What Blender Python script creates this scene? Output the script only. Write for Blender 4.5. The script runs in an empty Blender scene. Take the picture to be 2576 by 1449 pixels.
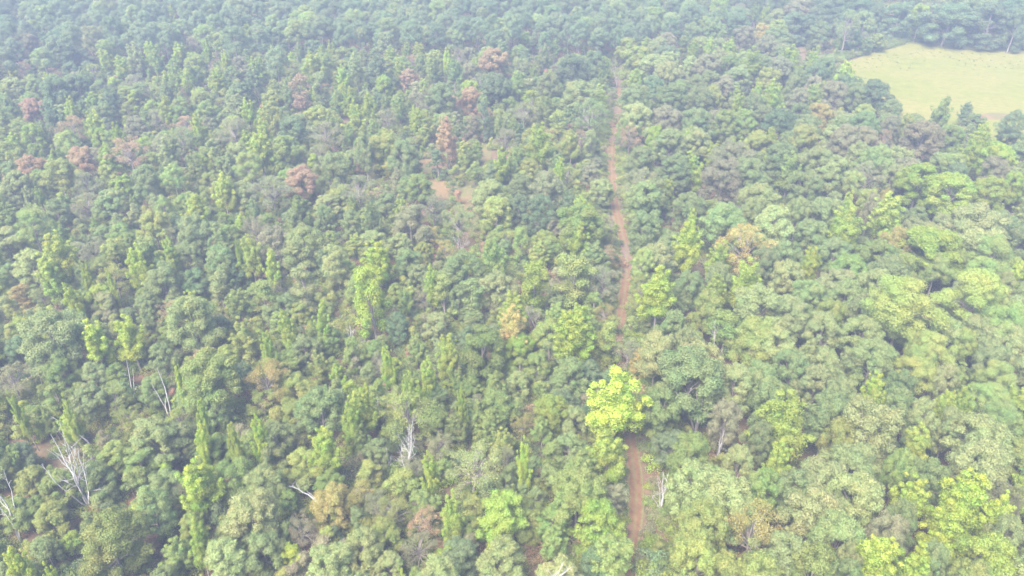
import bpy, math, random, re
import numpy as np
from mathutils import Vector
rng = np.random.default_rng(11)
random.seed(11)
S = bpy.context.scene
COL = S.collection

# ------------------------------------------------------------------ camera, sky, sun, exposure
F = 1946.0                       # focal length in pixels of a 2576 px wide frame
PITCH = 32.0                     # degrees below the horizon
CAMH = 105.0
cam_d = bpy.data.cameras.new('drone_camera')
cam_d.sensor_width = 36.0
cam_d.lens = 36.0 * F / 2576.0
cam_d.clip_start = 0.5
cam_d.clip_end = 20000
cam = bpy.data.objects.new('drone_camera', cam_d)
COL.objects.link(cam)
cam.location = (0, 0, CAMH)
cam.rotation_euler = (math.radians(90 - PITCH), 0, 0)
S.camera = cam

SUN_EL, SUN_AZ = 56.0, 215.0     # azimuth: clockwise from +Y; the light comes from behind the camera's left shoulder
world = bpy.data.worlds.new('World')
S.world = world
world.use_nodes = True
wn = world.node_tree
bg = wn.nodes['Background']
sky = wn.nodes.new('ShaderNodeTexSky')
sky.sky_type = 'NISHITA'
sky.sun_disc = False
sky.sun_elevation = math.radians(SUN_EL)
sky.sun_rotation = math.radians(SUN_AZ)
sky.air_density = 1.0
sky.dust_density = 2.5
sky.ozone_density = 1.0
wn.links.new(sky.outputs[0], bg.inputs[0])
bg.inputs[1].default_value = 0.15
sun_d = bpy.data.lights.new('sun', 'SUN')
sun_d.energy = 3.8
sun_d.angle = math.radians(40)
sun_d.color = (1.0, 0.94, 0.80)
sun = bpy.data.objects.new('sun', sun_d)
COL.objects.link(sun)
a, e = math.radians(SUN_AZ), math.radians(SUN_EL)
tosun = Vector((math.sin(a) * math.cos(e), math.cos(a) * math.cos(e), math.sin(e)))
sun.rotation_euler = tosun.to_track_quat('Z', 'Y').to_euler()

S.view_settings.view_transform = 'Standard'
S.view_settings.look = 'None'
S.view_settings.gamma = 1.0
S.view_settings.exposure = 2.44
S.cycles.max_bounces = 6
S.cycles.diffuse_bounces = 4
S.cycles.transmission_bounces = 3
S.cycles.volume_bounces = 1
S.cycles.use_denoising = True
HAZE = 0.00095
HAZE_COLOR = (0.255, 0.300, 0.410)

# ------------------------------------------------------------------ helpers
cp, sp_ = math.cos(math.radians(PITCH)), math.sin(math.radians(PITCH))

def ray(u, v):
    x, y = (u - 1288) / F, -(v - 724.5) / F
    return np.array([x, cp + y * sp_, -sp_ + y * cp])

def at(u, v, z=0.0):
    """the point of the place at height z that shows at (u, v) of the 2576 x 1449 photograph"""
    d = ray(u, v)
    t = (z - CAMH) / min(d[2], -0.02)
    return d * t + np.array([0, 0, CAMH])

def proj(p):
    x, y, z = p[0], p[1], p[2] - CAMH
    fw = y * cp - z * sp_
    up = y * sp_ + z * cp
    return 1288 + F * x / fw, 724.5 - F * up / fw, fw

def tag(o, label=None, cat=None, group=None, kind=None):
    if label: o['label'] = label
    if cat: o['category'] = cat
    if group: o['group'] = group
    if kind: o['kind'] = kind
    return o

class NT:
    def __init__(s, name):
        s.m = bpy.data.materials.new(name)
        s.m.use_nodes = True
        s.t = s.m.node_tree
        s.t.nodes.clear()
        s.out = s.n('ShaderNodeOutputMaterial')
    def n(s, kind, **kw):
        o = s.t.nodes.new(kind)
        for k, v in kw.items():
            if k.startswith('i_'):
                o.inputs[k[2:].replace('_', ' ')].default_value = v
            else:
                setattr(o, k, v)
        return o
    def l(s, a, b): s.t.links.new(a, b)

def ramp(nt, fac, stops):
    r = nt.n('ShaderNodeValToRGB')
    el = r.color_ramp.elements
    while len(el) < len(stops): el.new(0.5)
    for q, (p, c) in zip(el, stops):
        q.position = p; q.color = (*c, 1)
    nt.l(fac, r.inputs[0])
    return r.outputs[0]

def foliage_mat(name, translucency=0.48):
    nt = NT(name)
    tint = nt.n('ShaderNodeAttribute', attribute_name='tint', attribute_type='INSTANCER')
    v = nt.n('ShaderNodeAttribute', attribute_name='leafvar', attribute_type='GEOMETRY')
    w = nt.n('ShaderNodeAttribute', attribute_name='clumpvar', attribute_type='GEOMETRY')
    # leaf to leaf lightness
    mul = nt.n('ShaderNodeMapRange'); mul.inputs[3].default_value = 0.82; mul.inputs[4].default_value = 1.20
    nt.l(v.outputs['Fac'], mul.inputs[0])
    hs = nt.n('ShaderNodeHueSaturation')
    hr = nt.n('ShaderNodeMapRange'); hr.inputs[3].default_value = 0.488; hr.inputs[4].default_value = 0.512
    nt.l(w.outputs['Fac'], hr.inputs[0])
    tc = nt.n('ShaderNodeTexCoord'); no = nt.n('ShaderNodeTexNoise'); no.inputs['Scale'].default_value = .27; no.inputs['Detail'].default_value = 2
    nt.l(tc.outputs['Object'], no.inputs['Vector'])
    nr = nt.n('ShaderNodeMapRange'); nr.inputs[1].default_value = .3; nr.inputs[2].default_value = .7; nr.inputs[3].default_value = -.028; nr.inputs[4].default_value = .024
    nt.l(no.outputs[0], nr.inputs[0])
    ad = nt.n('ShaderNodeMath', operation='ADD'); nt.l(hr.outputs[0], ad.inputs[0]); nt.l(nr.outputs[0], ad.inputs[1]); nt.l(ad.outputs[0], hs.inputs['Hue'])
    sr = nt.n('ShaderNodeMapRange'); sr.inputs[3].default_value = 1.12; sr.inputs[4].default_value = 0.85
    nt.l(v.outputs['Fac'], sr.inputs[0]); nt.l(sr.outputs[0], hs.inputs['Saturation'])
    nt.l(mul.outputs[0], hs.inputs['Value'])
    nt.l(tint.outputs['Color'], hs.inputs['Color'])
    p = nt.n('ShaderNodeBsdfPrincipled'); p.inputs['Roughness'].default_value = 0.6
    p.inputs['Specular IOR Level'].default_value = 0.25
    tr = nt.n('ShaderNodeBsdfTranslucent')
    nt.l(hs.outputs[0], p.inputs['Base Color']); nt.l(hs.outputs[0], tr.inputs[0])
    mx = nt.n('ShaderNodeMixShader'); mx.inputs[0].default_value = translucency
    nt.l(p.outputs[0], mx.inputs[1]); nt.l(tr.outputs[0], mx.inputs[2]); nt.l(mx.outputs[0], nt.out.inputs[0])
    return nt.m

def bark_mat(name, c0, c1):
    nt = NT(name)
    tc = nt.n('ShaderNodeTexCoord')
    mp = nt.n('ShaderNodeMapping'); mp.inputs['Scale'].default_value = (1, 1, 0.25)
    nt.l(tc.outputs['Object'], mp.inputs[0])
    no = nt.n('ShaderNodeTexNoise'); no.inputs['Scale'].default_value = 5; no.inputs['Detail'].default_value = 4
    nt.l(mp.outputs[0], no.inputs['Vector'])
    c = ramp(nt, no.outputs[0], [(0.3, c0), (0.7, c1)])
    p = nt.n('ShaderNodeBsdfPrincipled'); p.inputs['Roughness'].default_value = 0.9
    nt.l(c, p.inputs['Base Color']); nt.l(p.outputs[0], nt.out.inputs[0])
    return nt.m

M_LEAF = foliage_mat('leaves')
M_NEEDLE = foliage_mat('needles', 0.3)
M_BARK = bark_mat('bark', (0.10, 0.08, 0.07), (0.22, 0.19, 0.17))
M_DEAD = bark_mat('weathered_wood', (0.22, 0.208, 0.20), (0.38, 0.36, 0.35))
M_TWIG = bark_mat('twigs', (0.12, 0.10, 0.095), (0.22, 0.19, 0.185))

def unit(v):
    return v / np.maximum(np.linalg.norm(v, axis=-1, keepdims=True), 1e-9)

class Geo:
    """collects leaf quads and branch tubes and links them as one mesh"""
    def __init__(s):
        s.V = []; s.Q = []; s.mi = []; s.lv = []; s.cv = []; s.n = 0
    def quads(s, verts, mat=0, lv=None, cv=None):          # verts (N,4,3)
        N = len(verts)
        s.V.append(verts.reshape(-1, 3)); s.Q.append(np.arange(N * 4).reshape(N, 4) + s.n); s.n += N * 4
        s.mi.append(np.full(N, mat)); 
        s.lv.append(np.repeat(lv if lv is not None else np.full(N, .5), 4)); s.cv.append(np.repeat(cv if cv is not None else np.full(N, .5), 4))
    def tube(s, pts, rad, mat=0, sides=6):
        pts = np.array(pts, float); k = len(pts)
        t = unit(np.gradient(pts, axis=0))
        up = np.where(np.abs(t[:, 2:3]) > .9, np.array([[1., 0, 0]]), np.array([[0, 0, 1.]]))
        if abs(t[0, 2]) > .7: up = np.tile([[1., 0, 0]], (k, 1))
        x = unit(np.cross(t, up)); y = np.cross(t, x)
        an = np.linspace(0, 2 * math.pi, sides, endpoint=False)
        r = np.array(rad)[:, None, None]
        ring = pts[:, None] + r * (np.cos(an)[None, :, None] * x[:, None] + np.sin(an)[None, :, None] * y[:, None])
        q = []
        for i in range(k - 1):
            for j in range(sides):
                a, b = i * sides + j, i * sides + (j + 1) % sides
                q.append((a, b, b + sides, a + sides))
        s.V.append(ring.reshape(-1, 3)); s.Q.append(np.array(q) + s.n); s.n += k * sides
        s.mi.append(np.full(len(q), mat)); s.lv.append(np.full(k * sides, .5)); s.cv.append(np.full(k * sides, .5))
    def mesh(s, name, mats):
        V = np.concatenate(s.V).astype('f'); Q = np.concatenate(s.Q).astype('i')
        me = bpy.data.meshes.new(name)
        me.vertices.add(len(V)); me.vertices.foreach_set('co', V.ravel())
        me.loops.add(Q.size); me.loops.foreach_set('vertex_index', Q.ravel())
        me.polygons.add(len(Q)); me.polygons.foreach_set('loop_start', np.arange(len(Q), dtype='i') * 4)
        me.polygons.foreach_set('material_index', np.concatenate(s.mi).astype('i'))
        for m in mats: me.materials.append(m)
        for nm, arr in (('leafvar', s.lv), ('clumpvar', s.cv)):
            at_ = me.attributes.new(nm, 'FLOAT', 'POINT'); at_.data.foreach_set('value', np.concatenate(arr).astype('f'))
        me.update(calc_edges=True); me.validate()
        return me
    def obj(s, name, mats, parent=None):
        o = bpy.data.objects.new(name, s.mesh(name, mats)); COL.objects.link(o); o.parent = parent
        return o

def leaves(g, c, rc, n, size, up_bias=0.35, flat=0.8, cv=0.5, mat=0, spread=0.4, aspect=0.62):
    n = int(n * 3.3); size *= .54
    """n leaf sprays on the outside of a clump with centre c and radius rc"""
    d = unit(rng.normal(size=(n, 3)) + np.array([0, 0, up_bias]))
    r = rc * rng.uniform(0.62, 1.12, (n, 1))
    p = c + d * r * np.array([1, 1, flat])
    nrm = unit(d + spread * rng.normal(size=(n, 3)) + np.array([0, 0, 0.25]))
    a = unit(np.cross(nrm, rng.normal(size=(n, 3)))); b = np.cross(nrm, a)
    sz = size * rng.uniform(0.55, 1.25, (n, 1))
    h = sz * aspect
    bend = nrm * sz * 0.18
    q = np.stack([p - a * sz * .5 - bend, p - b * h * .5, p + a * sz * .5 - bend, p + b * h * .5], 1)
    g.quads(q, mat, rng.uniform(0, 1, n), np.full(n, cv))

def crown_clumps(R, z0, z1, prof, n, lobes=5, amp=0.18, inner=0.5, gap=0.0):
    """clump centres through the crown's volume; prof(t) gives the outline's half width"""
    ph = rng.uniform(0, 6.28, lobes); out = []
    tries = 0
    while len(out) < n and tries < n * 40:
        tries += 1
        t = rng.uniform(0, 1) ** 0.8
        an = rng.uniform(0, 2 * math.pi)
        rr = R * prof(t) * (1 + amp * math.sin(2 * an + ph[0] + 3 * t) + amp * math.sin(3 * an + ph[1] - 5 * t) * .8 + amp * .6 * math.sin(5 * an + ph[2] + 7 * t))
        r = rr * math.sqrt(rng.uniform(inner ** 2, 1))
        if t > 0.82: r = rr * math.sqrt(rng.uniform(0, 1))
        if gap and math.sin(3 * an + ph[3]) * math.sin(9 * t + ph[4]) > 1 - gap: continue
        out.append((r * math.cos(an), r * math.sin(an), z0 + (z1 - z0) * t))
    return np.array(out)

# ------------------------------------------------------------------ tree patterns (each: crown geometry, trunk geometry, crown width, height)
def limbs(g, H, zc, targets, r0, mat=0, lean=(0, 0)):
    top = np.array([lean[0], lean[1], H * 0.86])
    tp = [np.array([0, 0, -0.6]), np.array([lean[0] * .1 + rng.normal() * .1, lean[1] * .1, H * .25]), np.array([lean[0] * .5, lean[1] * .5 + rng.normal() * .15, H * .55]), top]
    g.tube(tp, [r0 * 1.25, r0, r0 * .7, r0 * .15], mat, 7)
    for c in targets:
        h = min(max(zc + (c[2] - zc) * 0.35, H * .25), H * .75) 
        f = h / (H * .86)
        s = top * f + np.array([0, 0, h - top[2] * f])
        m = (s + c) / 2 + np.array([0, 0, 0.10 * np.linalg.norm(c - s)]) + rng.normal(size=3) * .25
        g.tube([s, m, c], [r0 * .42, r0 * .26, r0 * .07], mat, 5)

def oak(dense=1.0):
    R, H, zb = 5.0, 15.0, 5.0
    f = lambda t: math.sqrt(max(0.0, 1 - ((t - 0.38) / 0.66) ** 2)) * 0.92
    cl = crown_clumps(R, zb, H - 1.0, f, int(74 * dense), amp=.14, inner=.5)
    g = Geo(); k = Geo()
    for c in cl:
        rc = rng.uniform(.75, 1.45)
        leaves(g, c, rc, int(115 * rc * rc), .46, .5, .72, rng.uniform())
        for _ in range(2):
            d = rng.normal(size=3); leaves(g, c + unit(d) * rc * .9, rc * .45, 32, .42, .5, .8, rng.uniform())
    limbs(k, H, zb, cl[rng.permutation(len(cl))[:16]], .26)
    return g, k, 2 * R + 1.2, H
def skirted(dense=1.0):                   # broad tree leafy down to the ground
    R, H, zb = 4.4, 14.0, 1.2
    f = lambda t: math.sqrt(max(0.0, 1 - ((t - 0.40) / 0.66) ** 2)) * 0.95
    cl = crown_clumps(R, zb, H - 1.0, f, 86, amp=.14, inner=.6)
    g = Geo(); k = Geo()
    for c in cl:
        rc = rng.uniform(.7, 1.35)
        leaves(g, c, rc, int(112 * rc * rc), .44, .5, .8, rng.uniform())
        d = rng.normal(size=3); leaves(g, c + unit(d) * rc * .9, rc * .45, 30, .40, .5, .8, rng.uniform())
    limbs(k, H, zb + 3, cl[rng.permutation(len(cl))[:10]], .26)
    return g, k, 2 * R + 1.2, H
def lobed(dense=1.0):                     # upright crown of pointed lobes
    R, H, zb = 3.8, 17.0, 4.5
    g = Geo(); k = Geo(); tips = []
    nl = rng.integers(9, 14)
    for i in range(nl):
        an = i * 2.4 + rng.uniform(-.4, .4); q = (i + .5) / nl
        top = np.array([math.cos(an) * R * (1.02 - q * .85), math.sin(an) * R * (1.02 - q * .85), zb + 4 + (H - zb - 4.3) * q ** .75 + rng.uniform(-.5, .5)])
        bot = np.array([top[0] * .45, top[1] * .45, max(zb, top[2] - rng.uniform(4, 6.5))])
        tips.append(bot * .5 + top * .5)
        n = 7; cv = rng.uniform()
        for j in range(n):
            u = j / (n - 1); c = bot + (top - bot) * u + rng.normal(size=3) * .35
            rc = (1.25 - .75 * u) * rng.uniform(.8, 1.15)
            leaves(g, c, rc, int(120 * rc * rc) + 12, .44, .45, .95, np.clip(cv + rng.normal() * .2, 0, 1))
    limbs(k, H, zb, np.array(tips), .22)
    return g, k, 2 * R + 1.6, H
def column(dense=1.0):                    # narrow tree leafy almost to the ground
    R, H, zb = 2.1, 11.0, .8
    f = lambda t: math.sqrt(1 - t ** 2.6) * (.82 + .25 * math.sin(7 * t + pz)) + .08
    pz = rng.uniform(0, 6)
    cl = crown_clumps(R, zb, H - .6, f, 42, amp=.2, inner=.35)
    g = Geo(); k = Geo()
    for c in cl:
        rc = rng.uniform(.5, .9)
        leaves(g, c, rc, int(150 * rc * rc), .38, .4, .9, rng.uniform())
    limbs(k, H, zb, cl[:6], .14)
    return g, k, 2 * R + 1.0, H
def pine(dense=1.0):                      # rounded crown of needle tufts on a tall bare stem
    R, H, zb = 4.0, 20.0, 9.5
    f = lambda t: math.sqrt(max(0.0, 1 - max(0, (t - .25) / .80) ** 2)) * (.80 + .2 * min(1, t * 4))
    cl = crown_clumps(R, zb, H - 1.2, f, 62, amp=.13, inner=.5)
    g = Geo(); k = Geo()
    for c in cl:
        rc = rng.uniform(.85, 1.35)
        leaves(g, c + np.array([0, 0, .1]), rc, int(140 * rc * rc), .40, .6, .92, rng.uniform(), spread=.4, aspect=.42)
    limbs(k, H, zb, cl[:16], .2)
    return g, k, 2 * R + 1.6, H
def sapling(dense=1.0):
    R, H, zb = 1.7, 6.0, .3
    f = lambda t: (1 - t) ** .7 + .1
    cl = crown_clumps(R, zb, H - .4, f, 24, amp=.2, inner=.2)
    g = Geo(); k = Geo()
    for c in cl:
        rc = rng.uniform(.4, .75)
        leaves(g, c, rc, int(150 * rc * rc), .33, .4, .95, rng.uniform())
    limbs(k, H, zb, cl[:3], .07)
    return g, k, 2 * R + .8, H
def thin(dense=1.0):                      # sparse crown with the branches showing
    R, H, zb = 4.2, 14.0, 5.0
    f = lambda t: math.sqrt(max(0.0, 1 - ((t - 0.42) / 0.62) ** 2))
    cl = crown_clumps(R, zb, H - .7, f, 60, amp=.2, inner=.35, gap=.25)
    g = Geo(); k = Geo()
    for c in cl:
        rc = rng.uniform(.5, 1.05)
        leaves(g, c, rc, int(62 * rc * rc) + 8, .36, .4, .8, rng.uniform(), spread=1.1)
    limbs(k, H, zb, cl[:34], .22)
    return g, k, 2 * R + .8, H
def shrub(dense=1.0):
    R = 1.5
    g = Geo(); k = Geo()
    for _ in range(9):
        an, r = rng.uniform(0, 6.28), R * math.sqrt(rng.uniform(0, .8))
        c = np.array([r * math.cos(an), r * math.sin(an), rng.uniform(.3, 1.5) * (1.1 - r / R * .6)])
        rc = rng.uniform(.4, .8)
        leaves(g, c, rc, int(120 * rc * rc), .3, .6, .8, rng.uniform(), spread=.9)
    k.tube([[0, 0, -.3], [0, 0, 1.2]], [.06, .02], 0, 5)
    return g, k, 2 * R + .9, 2.1

MAKERS = {'O': (oak, 7), 'E': (skirted, 7), 'T': (lobed, 7), 'C': (column, 6), 'P': (pine, 7), 'S': (sapling, 6), 'H': (thin, 5), 'B': (shrub, 6)}
PROTO = {}
def hid(name, me):
    return bpy.data.objects.new(name, me)
for K, (fn, cnt) in MAKERS.items():
    L = []
    for i in range(cnt):
        g, k, W, H = fn()
        lm = M_NEEDLE if K == 'P' else M_LEAF
        crown = g.mesh('crown', [lm]); trunk = k.mesh('trunk', [M_BARK])
        both = Geo()
        both.V = [*g.V, *k.V]; both.mi = [*g.mi, *[m + 1 for m in k.mi]]; both.lv = [*g.lv, *k.lv]; both.cv = [*g.cv, *k.cv]
        both.Q = [*g.Q, *[q + g.n for q in k.Q]]; both.n = g.n + k.n
        L.append(dict(crown=crown, trunk=trunk, W=W, H=H, both=both.mesh('tree', [lm, M_BARK])))
    PROTO[K] = L

TINT = {
    'G': (.176, .224, .080), 's': (.232, .266, .098), 'g': (.180, .238, .062), 'd': (.128, .180, .080),
    'l': (.225, .258, .066), 'y': (.228, .298, .048), 'Y': (.255, .325, .040), 'o': (.300, .255, .080),
    'r': (.290, .205, .115), 'b': (.214, .215, .112), 'p': (.178, .270, .050)}
WIDEN = {'T': 1.28, 'C': 1.5, 'H': 1.25, 'O': 1.18, 'E': 1.18, 'P': 1.18, 'S': 1.25}
WORD = {'G': 'grey-green', 's': 'pale silvery green', 'g': 'fresh green', 'd': 'dark blue-green', 'l': 'olive green', 'y': 'yellow-green',
        'Y': 'bright lime-yellow', 'o': 'golden', 'r': 'rusty pink', 'b': 'brownish', 'p': 'bright green'}
def tint(c, j=.08):
    b = np.array(TINT[c]); f = 1 + rng.normal() * j
    return [float(x) for x in np.clip(b * f * (1 + rng.normal(size=3) * .03), .01, .5)]

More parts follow.
